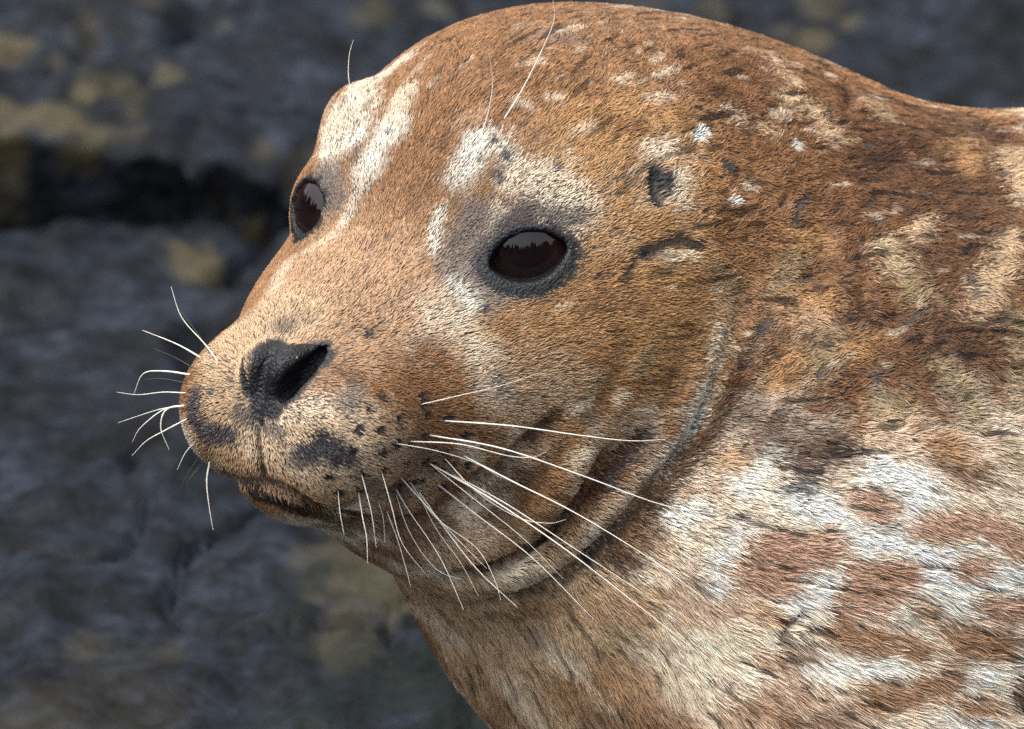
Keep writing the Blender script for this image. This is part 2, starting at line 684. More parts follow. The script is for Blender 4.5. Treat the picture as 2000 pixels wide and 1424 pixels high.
mrock, t_, b_ = new_mat("wet_dark_rock")
at = t_.nodes.new("ShaderNodeAttribute"); at.attribute_name = "lichen"
at2 = t_.nodes.new("ShaderNodeAttribute"); at2.attribute_name = "moss_shade"
tc = t_.nodes.new("ShaderNodeTexCoord")
n1 = t_.nodes.new("ShaderNodeTexNoise"); n1.inputs["Scale"].default_value = 14; n1.inputs["Detail"].default_value = 6; n1.inputs["Roughness"].default_value = .65
n2 = t_.nodes.new("ShaderNodeTexNoise"); n2.inputs["Scale"].default_value = 60; n2.inputs["Detail"].default_value = 5
t_.links.new(tc.outputs["Object"], n1.inputs["Vector"]); t_.links.new(tc.outputs["Object"], n2.inputs["Vector"])
cr = t_.nodes.new("ShaderNodeValToRGB")
cr.color_ramp.elements[0].position = .36; cr.color_ramp.elements[0].color = (.0012, .0016, .0023, 1)
cr.color_ramp.elements[1].position = .66; cr.color_ramp.elements[1].color = (.0150, .0200, .0300, 1)
e_ = cr.color_ramp.elements.new(.5); e_.color = (.0062, .0083, .0125, 1)
t_.links.new(n1.outputs["Fac"], cr.inputs["Fac"])
cr2 = t_.nodes.new("ShaderNodeValToRGB")
cr2.color_ramp.elements[0].position = .35; cr2.color_ramp.elements[0].color = (.3, .3, .3, 1)
cr2.color_ramp.elements[1].position = .65; cr2.color_ramp.elements[1].color = (1.7, 1.65, 1.6, 1)
t_.links.new(n2.outputs["Fac"], cr2.inputs["Fac"])
mu = t_.nodes.new("ShaderNodeMix"); mu.data_type = 'RGBA'; mu.blend_type = 'MULTIPLY'; mu.inputs[0].default_value = 1
t_.links.new(cr.outputs[0], mu.inputs[6]); t_.links.new(cr2.outputs[0], mu.inputs[7])
lc = t_.nodes.new("ShaderNodeMix"); lc.data_type = 'RGBA'
lcol = t_.nodes.new("ShaderNodeMix"); lcol.data_type = 'RGBA'
lcol.inputs[6].default_value = (.032, .027, .014, 1); lcol.inputs[7].default_value = (.105, .086, .045, 1)
t_.links.new(n2.outputs["Fac"], lcol.inputs[0])
t_.links.new(at.outputs["Fac"], lc.inputs[0]); t_.links.new(mu.outputs[2], lc.inputs[6]); t_.links.new(lcol.outputs[2], lc.inputs[7])
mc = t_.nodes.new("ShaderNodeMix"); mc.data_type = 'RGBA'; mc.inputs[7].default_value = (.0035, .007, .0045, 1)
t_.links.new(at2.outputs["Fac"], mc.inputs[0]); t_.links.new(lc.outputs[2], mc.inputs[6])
t_.links.new(mc.outputs[2], b_.inputs["Base Color"])
b_.inputs["Roughness"].default_value = .62
b_.inputs["Specular IOR Level"].default_value = .16
bp = t_.nodes.new("ShaderNodeBump"); bp.inputs["Strength"].default_value = .6; bp.inputs["Distance"].default_value = .01
t_.links.new(n2.outputs["Fac"], bp.inputs["Height"]); t_.links.new(bp.outputs[0], b_.inputs["Normal"])

ground = mesh_obj("rock_ground", GV, GQ, mrock)
for nm, arr in (("lichen", lich), ("moss_shade", moss_shade)):
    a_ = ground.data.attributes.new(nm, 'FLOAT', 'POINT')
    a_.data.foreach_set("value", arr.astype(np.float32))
ground["kind"] = "structure"
ground["label"] = "dark wet bedrock with ochre lichen patches behind the seal"

# ----------------------------------------------------------------------------
# the seal: body surface
# ----------------------------------------------------------------------------
seal = bpy.data.objects.new("seal", None)
SC.collection.objects.link(seal)
seal["label"] = "brown and cream spotted seal resting on dark rock, head turned left"
seal["category"] = "seal"
_base = to_world(pix(1700, 1300, -520)); _base[2] = 0.0
seal.location = Vector(_base)
seal.empty_display_size = 0.1
SEAL_O = _base

tick("ground")
BV, BQ = surface_nets(sdf, (250, -2100, -1700), (4500, 120, 560), 13.0)
tick("nets")
BV, BQ = subdivide(BV, BQ)
BV = project(sdf, BV, 2)
tick("project")
print("body verts", len(BV), "quads", len(BQ))
BN = grad(sdf, BV, 3.0)


def proj_px(P):
    s = DU / (DU - P[:, 2])
    return np.stack([1000 + (P[:, 0] - 1000) * s, 712 - (P[:, 1] + 712) * s], 1)


# ---- coat ----------------------------------------------------------------
C = dict(
    white=(250, 246, 238), cream=(226, 212, 192), beige=(200, 172, 138), tan=(176, 138, 102), pink=(192, 156, 122),
    gold=(184, 140, 88), brown=(148, 106, 68), umber=(110, 74, 44), dark=(76, 50, 33), rose=(176, 136, 112), fawn=(228, 210, 192),
    grey=(122, 120, 122), slate=(70, 70, 78), black=(42, 41, 46), olive=(150, 132, 100),
)
C = {k_: lin(v_) for k_, v_ in C.items()}
for k_ in C:                                       # fur reflects fur: keep the single hair paler in chroma
    g_ = C[k_] @ np.array([.25, .65, .10])
    C[k_] = np.clip((g_ + (C[k_] - g_) * .87) * np.array([1.03, .99, .90]), .004, .9)
COAT = [  # colour, radius, softness, strength, photo points
    # broad zones
    ('pink', 190, .7, .9, [(600, 640), (740, 480)]),
    ('beige', 110, .6, .9, [(450, 720), (520, 640)]),
    ('beige', 120, .6, .7, [(470, 880), (700, 900)]),
    ('tan', 150, .6, .7, [(820, 330), (860, 180)]),
    ('brown', 330, .5, .95, [(950, 160), (1150, 90), (1400, 110)]),
    ('brown', 100, .7, .6, [(780, 400), (840, 310), (900, 200)]),
    ('gold', 190, .6, .8, [(1230, 330), (1330, 450), (1380, 560)]),
    ('gold', 150, .8, .55, [(1050, 700), (1200, 720)]),
    ('gold', 110, .6, .6, [(1300, 620), (1330, 720)]),
    ('umber', 90, .8, .3, [(1100, 800), (1180, 820)]),
    ('umber', 230, .6, .75, [(1560, 260), (1720, 330), (1900, 330)]),
    ('brown', 200, .6, .8, [(1520, 450), (1600, 600), (1560, 760)]),
    ('umber', 200, .6, .85, [(1750, 400), (1850, 600), (1850, 740)]),
    ('umber', 130, .6, .8, [(1480, 760), (1400, 860), (1500, 880), (1620, 860)]),
    ('beige', 230, .6, .9, [(1000, 1230), (1250, 1180), (1400, 1150)]),
    ('fawn', 240, .5, .95, [(1500, 1050), (1750, 1050), (1950, 1000)]),
    ('fawn', 240, .5, .95, [(1500, 1280), (1750, 1250), (1950, 1200), (1850, 1400)]),
    ('beige', 160, .6, .8, [(860, 1180), (950, 1300), (1100, 1400)]),
    ('dark', 140, .9, .55, [(1760, 280), (1850, 300), (1900, 480), (1860, 680)]), ('dark', 70, .9, .55, [(1480, 830), (1600, 870)]), ('dark', 60, .9, .4, [(1640, 560), (1680, 640), (1640, 760)]),
    # brows and eyes
    ('white', 30, 1.2, .7, [(928, 285), (900, 350)]), ('white', 20, 1.1, .6, [(950, 268), (990, 305)]), ('cream', 44, .6, .8, [(1010, 345), (1080, 365), (1125, 405)]),
    ('white', 14, .8, .65, [(858, 415), (848, 450), (845, 490)]), ('grey', 60, .7, .75, [(935, 455), (900, 515), (930, 550)]),
    ('white', 18, .8, .55, [(880, 560), (915, 600)]), ('cream', 22, .8, .45, [(840, 610), (900, 620)]), ('slate', 26, .8, .85, [(985, 440), (1050, 416), (1110, 430)]), ('slate', 20, .8, .85, [(955, 480), (930, 510), (955, 545)]), ('slate', 16, .8, .8, [(990, 565), (1050, 570)]),
    ('white', 32, 1.2, .75, [(765, 255), (735, 290), (715, 335)]), ('white', 32, 1.1, .8, [(700, 270), (660, 282)]), ('cream', 50, .6, .9, [(700, 215), (650, 270)]),
    ('grey', 34, .7, .7, [(640, 340), (650, 385)]), ('cream', 30, .7, .8, [(690, 190), (740, 150), (790, 120)]), ('cream', 30, .7, .7, [(790, 190), (770, 230)]),
    ('cream', 26, 1, .4, [(640, 470), (560, 520), (530, 570)]), ('white', 16, 1, .35, [(700, 375), (670, 440)]),
    ('slate', 9, .6, 1, [(963, 278)]), ('slate', 12, .6, 1, [(985, 308)]), ('slate', 10, .6, .9, [(968, 346), (975, 352)]), ('grey', 8, .6, .9, [(933, 315)]),
    ('slate', 10, .6, .9, [(1085, 330)]), ('slate', 8, .6, .9, [(940, 603)]), ('slate', 6, .6, .9, [(698, 296)]), ('slate', 5, .6, .9, [(757, 262)]),
    ('slate', 8, .6, .8, [(1130, 412)]), ('black', 7, .6, .9, [(1145, 465)]), ('slate', 6, .6, .8, [(1120, 380)]),
    # crown flecks
    ('cream', 12, 1.1, .5, [(1015, 130), (1050, 125)]), ('cream', 10, 1.1, .5, [(1060, 195), (1090, 200)]), ('cream', 12, 1.1, .5, [(1120, 262), (1150, 250)]),
    ('cream', 12, 1.1, .5, [(1090, 65), (1130, 55)]), ('pink', 18, .8, .6, [(900, 240), (940, 225)]),
    ('grey', 18, .8, .5, [(1060, 70), (1130, 85)]), ('cream', 10, 1.1, .5, [(1000, 200), (1030, 215)]), ('cream', 10, 1.1, .5, [(1280, 150), (1320, 135)]), ('cream', 10, 1.1, .5, [(1200, 160), (1230, 150)]),
    ('umber', 20, .8, .6, [(1170, 240), (1210, 250)]), ('umber', 24, .8, .5, [(1000, 150), (940, 130)]), ('umber', 16, .8, .7, [(1240, 250), (1250, 290)]),
    ('white', 13, .6, 1, [(1355, 268), (1370, 258)]), ('cream', 12, 1.1, .5, [(1260, 195), (1300, 190)]), ('umber', 26, .8, .5, [(1390, 190), (1470, 240)]),
    ('cream', 14, .7, .6, [(1420, 215), (1440, 240)]), ('cream', 10, .7, .7, [(1450, 365), (1465, 362)]), ('white', 8, .7, .8, [(1425, 395), (1440, 393)]),
    ('slate', 11, .6, .9, [(1415, 322), (1425, 335)]), ('dark', 14, .7, .8, [(1425, 345)]), ('dark', 10, .7, .7, [(1375, 415)]), ('dark', 12, .7, .7, [(1420, 445)]),
    # ear
    ('cream', 26, .7, .8, [(1270, 300), (1300, 290)]), ('cream', 24, .7, .8, [(1325, 350), (1320, 390)]), ('beige', 24, .7, .7, [(1250, 340), (1255, 400)]),
    ('black', 13, .4, 1, [(1278, 335), (1275, 368), (1281, 398)]), ('slate', 13, .6, 1, [(1288, 340), (1300, 352), (1292, 372)]),
    ('slate', 9, .5, 1, [(1255, 498), (1290, 484), (1328, 474), (1360, 484)]), ('dark', 9, .7, .8, [(1215, 540), (1235, 512)]), ('cream', 12, .8, .6, [(1290, 500), (1350, 500)]),
    ('dark', 10, .7, .7, [(1170, 540)]), ('dark', 8, .7, .7, [(1210, 555), (1220, 552)]),
    # muzzle
    ('slate', 26, .7, .6, [(545, 640)]), ('black', 7, .5, 1, [(716, 648), (718, 660)]), ('black', 24, .6, 1, [(600, 880), (625, 860), (655, 890)]), ('slate', 24, .8, .85, [(580, 890), (660, 875), (680, 900)]),
    ('slate', 22, .7, .95, [(385, 770), (382, 815), (405, 850), (450, 845)]), ('slate', 10, .7, .9, [(415, 765)]), ('slate', 8, .8, .8, [(455, 745)]), ('slate', 18, .8, .8, [(470, 800), (490, 820)]),
    ('slate', 15, .8, .7, [(520, 830), (545, 842)]), ('grey', 22, .8, .7, [(690, 760), (670, 790)]), ('black', 16, .6, .95, [(492, 960), (540, 974), (592, 996)]),
    ('slate', 22, .8, .6, [(700, 930), (780, 960)]), ('tan', 30, .8, .6, [(455, 900), (560, 940)]), ('grey', 40, .9, .4, [(760, 880), (850, 900)]),
    ('cream', 24, .8, .7, [(900, 870), (920, 900)]), ('grey', 22, .8, .6, [(965, 740), (975, 770)]),
    ('cream', 26, .8, .6, [(560, 800), (600, 790)]), ('umber', 22, .8, .6, [(660, 720), (690, 740)]),
    ('dark', 13, .8, .9, [(575, 990), (650, 1012), (740, 1028), (800, 1022), (850, 1004), (900, 970)]),
    ('dark', 8, .7, .85, [(503, 818), (503, 860), (508, 900), (518, 940)]),
    # cheek and fold stripes: dark fur, plus crease shade painted into the dark bands
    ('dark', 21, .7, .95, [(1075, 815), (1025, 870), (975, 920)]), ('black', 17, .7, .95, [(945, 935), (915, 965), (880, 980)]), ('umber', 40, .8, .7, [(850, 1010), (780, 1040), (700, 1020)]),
    ('dark', 22, .8, .7, [(960, 960), (1010, 930)]), ('gold', 24, .8, .8, [(1100, 830), (1120, 870), (1090, 930)]), ('cream', 20, .7, .9, [(1115, 895), (1105, 945), (1080, 985)]),
    ('olive', 18, .8, .7, [(1150, 770), (1130, 800)]), ('cream', 14, .8, .8, [(1110, 800), (1140, 790)]), ('cream', 12, .8, .7, [(1200, 785), (1210, 770)]), ('olive', 16, .8, .7, [(1265, 690), (1240, 720)]),
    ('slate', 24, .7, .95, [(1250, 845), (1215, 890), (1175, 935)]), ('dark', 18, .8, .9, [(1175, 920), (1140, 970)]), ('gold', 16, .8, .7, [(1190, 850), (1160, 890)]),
    ('white', 23, .9, .85, [(1368, 762), (1335, 825), (1290, 880)]), ('cream', 24, .9, .8, [(1282, 885), (1245, 930), (1215, 960)]), ('beige', 20, .8, .7, [(1215, 985), (1180, 1020)]),
    ('cream', 18, .9, .85, [(1400, 640), (1392, 700), (1378, 750)]), ('olive', 20, .8, .8, [(1395, 520), (1415, 560), (1425, 600)]), ('gold', 16, .8, .7, [(1430, 660), (1415, 720), (1380, 790)]),
    ('white', 22, .7, .9, [(1155, 1020), (1140, 1050)]), ('slate', 14, .7, .9, [(1060, 1065)]), ('dark', 16, .8, .8, [(1100, 1035), (1060, 1060), (1010, 1085)]), ('beige', 18, .8, .7, [(1090, 1070), (1050, 1100)]),
    ('cream', 24, .8, .8, [(950, 1115), (1010, 1115), (1060, 1100)]), ('cream', 22, .8, .7, [(840, 1115), (880, 1130)]),
    ('umber', 30, .8, .7, [(960, 1000), (1010, 1040), (950, 1070)]), ('tan', 26, .8, .6, [(900, 1060), (960, 1080)]), ('umber', 22, .8, .7, [(720, 1060), (800, 1085)]), ('umber', 18, .8, .5, [(620, 1020), (680, 1040)]),
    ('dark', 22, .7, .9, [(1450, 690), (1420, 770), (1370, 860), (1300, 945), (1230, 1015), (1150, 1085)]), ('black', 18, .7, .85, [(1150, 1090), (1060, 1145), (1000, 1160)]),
    ('black', 22, .7, .8, [(1195, 1060), (1210, 1095)]), ('umber', 30, .8, .7, [(1270, 1030), (1220, 1070)]), ('slate', 16, .8, .4, [(1430, 720), (1460, 680)]),
    ('slate', 14, .8, .4, [(1480, 690)]), ('umber', 30, .8, .6, [(1000, 1190), (1080, 1170)]),
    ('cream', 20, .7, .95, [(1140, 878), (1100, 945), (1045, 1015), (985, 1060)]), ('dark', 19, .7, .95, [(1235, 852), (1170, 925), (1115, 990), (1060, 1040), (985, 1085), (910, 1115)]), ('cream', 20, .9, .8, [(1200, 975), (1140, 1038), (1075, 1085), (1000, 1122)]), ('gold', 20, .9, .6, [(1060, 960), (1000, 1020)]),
    # throat
    ('cream', 26, .8, .8, [(860, 1215), (885, 1225)]), ('gold', 26, .9, .5, [(900, 1270), (930, 1300)]), ('cream', 30, .9, .6, [(990, 1320), (1040, 1390)]), ('brown', 30, .9, .6, [(950, 1330), (1010, 1400)]),
    ('brown', 50, .9, .7, [(1100, 1330), (1180, 1300), (1240, 1330)]), ('umber', 50, .9, .75, [(1150, 1390), (1230, 1410), (1300, 1400)]), ('cream', 26, .9, .7, [(1230, 1240), (1300, 1270)]), ('cream', 24, .9, .7, [(1080, 1270), (1120, 1290)]),
    ('tan', 40, .9, .6, [(1150, 1180), (1230, 1190)]), ('olive', 30, .9, .6, [(1180, 1240), (1250, 1230)]), ('grey', 20, .9, .5, [(1030, 1230), (1060, 1240)]), ('rose', 40, .9, .6, [(1330, 1150), (1400, 1180)]),
    # flank: white net, brown islands
    ('white', 34, .9, .95, [(1540, 970), (1600, 1000), (1640, 1040)]), ('white', 39, .9, .95, [(1700, 930), (1780, 960), (1720, 1030)]), ('white', 27, .9, .95, [(1680, 1070), (1740, 1050), (1800, 1080)]),
    ('white', 34, .9, .95, [(1770, 1120), (1850, 1070), (1900, 1050)]), ('white', 39, .9, .95, [(1790, 1110), (1860, 1150), (1990, 1120)]), ('white', 32, .9, .95, [(1600, 1110), (1570, 1160), (1540, 1180)]),
    ('white', 25, .9, .9, [(1750, 1190), (1820, 1180), (1870, 1200)]), ('white', 27, .9, .8, [(1560, 1290), (1640, 1280), (1740, 1310)]), ('white', 27, .9, .8, [(1820, 1300), (1880, 1320), (1960, 1280)]), ('white', 29, .9, .8, [(1840, 1400), (1900, 1410)]),
    ('white', 24, .8, .9, [(1490, 880), (1470, 920), (1440, 950)]), ('white', 24, .8, .85, [(1350, 985), (1310, 1010)]), ('white', 22, .8, .8, [(1440, 1030), (1390, 1090), (1380, 1140)]), ('cream', 30, .8, .8, [(1420, 1230), (1350, 1260)]),
    ('rose', 32, .7, .9, [(1670, 975), (1710, 990)]), ('rose', 44, .7, .9, [(1480, 1070), (1560, 1080), (1600, 1070)]), ('rose', 44, .7, .9, [(1450, 1110), (1520, 1120)]), ('umber', 30, .7, .75, [(1700, 1110), (1740, 1125)]), ('rose', 40, .7, .9, [(1660, 1130), (1740, 1120)]),
    ('rose', 30, .7, .85, [(1630, 1170), (1690, 1175)]), ('rose', 28, .7, .9, [(1860, 1110), (1900, 1100)]), ('rose', 36, .7, .9, [(1790, 1030), (1870, 1030)]), ('rose', 34, .7, .9, [(1900, 1010), (1970, 1060)]), ('brown', 26, .7, .85, [(1770, 1180), (1810, 1195)]),
    ('rose', 34, .7, .85, [(1900, 1180), (1980, 1190)]), ('brown', 34, .7, .9, [(1620, 1230), (1700, 1250)]), ('brown', 24, .7, .9, [(1750, 1250), (1770, 1270)]), ('brown', 36, .7, .9, [(1860, 1240), (1930, 1270)]), ('brown', 36, .7, .9, [(1680, 1360), (1780, 1340), (1830, 1310)]),
    ('brown', 24, .7, .9, [(1860, 1380), (1910, 1370)]), ('dark', 36, .7, .9, [(1970, 1350), (2010, 1300)]), ('brown', 40, .8, .8, [(1420, 1380), (1500, 1370)]), ('umber', 36, .8, .8, [(1540, 1410), (1630, 1400)]), ('brown', 24, .8, .7, [(1480, 1280), (1560, 1270)]),
    ('brown', 24, .8, .7, [(1520, 1330), (1560, 1340)]), ('black', 11, .5, 1, [(1505, 1245), (1530, 1215), (1555, 1192)]), ('gold', 22, .8, .7, [(1460, 1190), (1500, 1200)]),
    ('slate', 24, .7, .85, [(1535, 945), (1575, 925)]), ('dark', 34, .8, .8, [(1550, 890), (1640, 870)]), ('umber', 34, .8, .8, [(1830, 880), (1880, 920)]), ('gold', 24, .8, .7, [(1400, 900), (1440, 890)]), ('olive', 30, .8, .7, [(1960, 880), (2000, 920)]),
    # neck and shoulder
    ('beige', 17, .8, .9, [(1500, 110), (1520, 140), (1535, 160)]), ('beige', 26, .8, .85, [(1530, 190), (1580, 220), (1620, 265)]), ('beige', 18, .8, .8, [(1490, 250), (1510, 265)]), ('white', 12, .8, .8, [(1550, 285)]), ('beige', 20, .8, .7, [(1690, 200), (1720, 230)]),
    ('black', 11, .8, .9, [(1612, 222)]), ('dark', 24, .8, .7, [(1600, 160), (1660, 180)]), ('slate', 11, .7, .8, [(1685, 285)]), ('dark', 50, .8, .7, [(1850, 230), (1920, 270)]), ('beige', 30, .8, .85, [(1955, 225), (2000, 215)]),
    ('beige', 30, .8, .9, [(1965, 300), (1985, 350), (2000, 390)]), ('slate', 12, .7, .8, [(1952, 340)]), ('dark', 34, .8, .7, [(1740, 300), (1700, 330)]), ('gold', 30, .8, .6, [(1870, 280), (1880, 330)]),
    ('olive', 36, .8, .85, [(1735, 490), (1760, 540), (1790, 575)]), ('beige', 22, .8, .85, [(1720, 470), (1740, 530)]), ('beige', 18, .8, .8, [(1800, 430), (1780, 460)]), ('olive', 28, .8, .75, [(1540, 510), (1510, 550)]), ('slate', 9, .6, .95, [(1560, 548), (1600, 540), (1640, 540)]),
    ('slate', 10, .7, .9, [(1550, 430), (1568, 385)]), ('dark', 11, .7, .8, [(1525, 400)]), ('slate', 10, .7, .9, [(1750, 635), (1790, 612)]), ('dark', 12, .7, .8, [(1690, 400), (1700, 380)]), ('dark', 12, .7, .8, [(1760, 415)]), ('dark', 14, .8, .8, [(1790, 490)]),
    ('olive', 32, .8, .8, [(1610, 650), (1600, 720)]), ('slate', 14, .8, .8, [(1490, 635), (1475, 660)]), ('slate', 13, .8, .85, [(1705, 735)]), ('slate', 12, .8, .8, [(1600, 730)]), ('slate', 16, .8, .8, [(1890, 550), (1900, 575)]), ('beige', 34, .8, .8, [(1960, 470), (1940, 530), (1900, 600)]),
    ('olive', 30, .8, .8, [(1990, 620), (1980, 700), (1990, 780)]), ('olive', 30, .8, .8, [(1700, 800), (1760, 790)]), ('beige', 28, .8, .8, [(1690, 850), (1760, 820)]), ('olive', 28, .8, .8, [(1840, 720), (1880, 780), (1890, 820)]), ('dark', 26, .8, .7, [(1850, 650), (1870, 700)]),
    ('slate', 12, .8, .8, [(1515, 810)]), ('dark', 24, .8, .7, [(1480, 880), (1500, 840)]), ('gold', 30, .8, .6, [(1560, 450), (1600, 480)]), ('gold', 34, .8, .6, [(1570, 580), (1620, 590)]), ('gold', 30, .8, .6, [(1520, 740), (1540, 700)]), ('gold', 30, .8, .6, [(1660, 690), (1700, 650)]),
    ('gold', 30, .8, .5, [(1880, 880), (1800, 860)]), ('dark', 20, .8, .7, [(1640, 620), (1660, 560)]), ('dark', 18, .8, .7, [(1680, 590), (1690, 640)]),
]
FOLLICLES = [(838, 905), (812, 952), (770, 950), (868, 897), (800, 862), (735, 970), (752, 985), (800, 938), (822, 776), (780, 930), (700, 958),
             (745, 775), (718, 800), (820, 790), (775, 820), (870, 818), (695, 838), (738, 840), (826, 852), (772, 866), (688, 880), (744, 882), (790, 905), (706, 926),
             (866, 884), (850, 915), (826, 900), (640, 930), (830, 812), (905, 850), (880, 905), (910, 905), (745, 920), (780, 945), (660, 955), (820, 935), (860, 945)]
for f_ in FOLLICLES:
    COAT.append(('black', 10, .5, 1, [f_]))
_all = surf([q_ for w_ in COAT for q_ in w_[4]], sdf_nose)
CO3, _i = [], 0
for c_, r_, so_, st_, p_ in COAT:
    CO3.append((C[c_], r_, so_, st_, _all[_i:_i + len(p_)]))
    _i += len(p_)


def coat(P, P2=None):
    """P2: looser positions for the larger markings, so their edges feather hair by hair"""
    n = len(P)
    P2 = P if P2 is None else P2
    col = np.empty((n, 3))
    m1 = fbm(P, 210, 5, 3)[:, None]
    base = C['brown'] * (1 - smoothstep(0, .45, m1)) + C['cream'] * smoothstep(0, .45, m1)
    col[:] = base
    w1 = vnoise(P, 46, 31) * 0.30 + vnoise(P, 17, 32) * 0.22
    for c_, r_, so_, st_, pts in CO3:
        ext = r_ * 1.9
        PP = P2 if r_ > 13 else P
        m = ((PP > pts.min(0) - ext) & (PP < pts.max(0) + ext)).all(1)
        if not m.any():
            continue
        d, _ = seg_dist(PP[m], pts)
        q = d / r_ + w1[m] * (1.0 if r_ > 14 else .5)
        w = st_ * smoothstep(1 + so_ * .55, 1 - so_ * .75, q)
        col[m] += (c_ - col[m]) * w[:, None]
    return col


NOSE_C = hd(560, -60, 0)


def flow(P, N):
    """direction the hair lies in: back from the nose, then along the body"""
    d = nrm(P - NOSE_C)
    ax = nrm(np.array([1.0, -0.22, -0.25]))
    w = smoothstep(1250, 2300, P[:, 0])[:, None]
    d = nrm(d * (1 - w) + ax * w)
    wob = np.stack([vnoise(P, 120, 61), vnoise(P, 120, 62), vnoise(P, 120, 63)], 1)
    d = d + 0.22 * wob
    d = d - N * (d * N).sum(1, keepdims=True)
    return nrm(d)


NOSE_PAD = [  # photo points, radius: the naked pad
    ([(522, 684), (508, 700), (504, 735), (502, 770)], 17), ([(535, 680), (518, 720), (510, 760), (505, 800)], 19), ([(506, 800), (505, 822)], 11),
    ([(555, 688), (578, 683), (605, 681), (630, 688)], 17), ([(640, 692), (630, 708)], 14), ([(560, 690), (540, 730), (530, 770), (532, 795)], 22),
    ([(602, 712), (560, 762)], 24), ([(538, 672), (550, 684), (540, 705), (528, 740)], 15),
]
NP3 = [(surf(smooth_line(p_, 3), sdf_nose), r_) for p_, r_ in NOSE_PAD]


def nose_skin(P):
    """1 on the bare nose pad"""
    w = np.zeros(len(P))
    m = np.linalg.norm(P - hd(520, -40, 0), axis=1) < 240
    if m.any():
        q = P[m]
        d = np.full(len(q), 1e9)
        for pts, r in NP3:
            d = np.minimum(d, seg_dist(q, pts)[0] - r)
        d = np.minimum(d, np.minimum(nostril(q, 0), nostril(q, 1)) - 7)
        w[m] = smoothstep(4, -3, d + 3 * vnoise(q, 9, 71))
    return w


BARE = [([(1279, 336), (1275, 368), (1281, 398)], 10), ([(1286, 342), (1294, 354), (1288, 368)], 6), ([(960, 503), (946, 508), (934, 516)], 7), ([(1100, 484), (1124, 478)], 7),
        ([(1256, 497), (1290, 484), (1328, 474), (1358, 484)], 6), ([(1506, 1243), (1530, 1215), (1553, 1193)], 7)]
BARE3 = [(surf(smooth_line(p_, 3), sdf_nose), r_) for p_, r_ in BARE]


def bare(P):
    """1 where the skin is naked: lids, nose pad, ear slit"""
    m = nose_skin(P)
    for pts, r in BARE3:
        k = ((P > pts.min(0) - 40) & (P < pts.max(0) + 40)).all(1)
        if k.any():
            m[k] = np.maximum(m[k], smoothstep(4, -2, seg_dist(P[k], pts)[0] - r + 2.5 * vnoise(P[k], 9, 73)))
    for e in EYES:
        x, y, n = eye_local(P, e)
        al = almond(x, y, e)
        lim = (19 if e[4] > 70 else 12) + (9 if e[4] > 70 else 9) * smoothstep(5, -35, y)
        w = smoothstep(10, -6, al - lim + 8 * vnoise(P, 11, 72)) * (n > 0) * (np.linalg.norm(P - e[0], axis=1) < e[7] + 78)
        m = np.maximum(m, w)
    return m


mskin, t_, b_ = new_mat("seal_skin")
at = t_.nodes.new("ShaderNodeAttribute"); at.attribute_name = "skin"
nz = t_.nodes.new("ShaderNodeTexNoise"); nz.inputs["Scale"].default_value = 700; nz.inputs["Detail"].default_value = 4
tc = t_.nodes.new("ShaderNodeTexCoord"); t_.links.new(tc.outputs["Object"], nz.inputs["Vector"])
bp = t_.nodes.new("ShaderNodeBump"); bp.inputs["Strength"].default_value = .9; bp.inputs["Distance"].default_value = .0012
t_.links.new(nz.outputs["Fac"], bp.inputs["Height"]); t_.links.new(bp.outputs[0], b_.inputs["Normal"])
t_.links.new(at.outputs["Color"], b_.inputs["Base Color"])
aw = t_.nodes.new("ShaderNodeAttribute"); aw.attribute_name = "wet"
rm = t_.nodes.new("ShaderNodeMapRange"); rm.inputs[3].default_value = .5; rm.inputs[4].default_value = .10
t_.links.new(aw.outputs["Fac"], rm.inputs[0]); t_.links.new(rm.outputs[0], b_.inputs["Roughness"])
vo = t_.nodes.new("ShaderNodeTexVoronoi"); vo.inputs["Scale"].default_value = 620
t_.links.new(tc.outputs["Object"], vo.inputs["Vector"])
bp2 = t_.nodes.new("ShaderNodeBump"); bp2.invert = True; bp2.inputs["Strength"].default_value = .55; bp2.inputs["Distance"].default_value = .0009
t_.links.new(vo.outputs["Distance"], bp2.inputs["Height"]); t_.links.new(bp.outputs[0], bp2.inputs["Normal"]); t_.links.new(bp2.outputs[0], b_.inputs["Normal"])
b_.inputs["Specular IOR Level"].default_value = .34

tick("normals")
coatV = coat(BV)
tick("coat")
bareV = bare(BV)
_pp = proj_px(BV)
_furry = ((_pp[:, 0] < 2850) & (_pp[:, 1] < 1850) & (BN[:, 2] > -0.8))[:, None]
skin = np.where(_furry, 0, coatV * .8) + np.where(_furry, 1, 0) * np.minimum(coatV * 0.30 + np.array([.012, .008, .005]), np.array([.095, .068, .048]))
skinc = np.array([.011, .0115, .013])
skin = skin * (1 - bareV[:, None]) + skinc * bareV[:, None]
wetV = 0.45 * nose_skin(BV)
for e in EYES:
    x_, y_, n_ = eye_local(BV, e)
    wetV = np.maximum(wetV, smoothstep(9, 3, almond(x_, y_, e)) * (np.linalg.norm(BV - e[0], axis=1) < e[7] + 40))
body = mesh_obj("body", to_world(BV) - SEAL_O, BQ, mskin, seal)
ca = body.data.attributes.new("skin", 'FLOAT_COLOR', 'POINT')
ca.data.foreach_set("color", np.concatenate([skin, np.ones((len(skin), 1))], 1).astype(np.float32).ravel())

wa = body.data.attributes.new("wet", 'FLOAT', 'POINT')
wa.data.foreach_set("value", wetV.astype(np.float32))

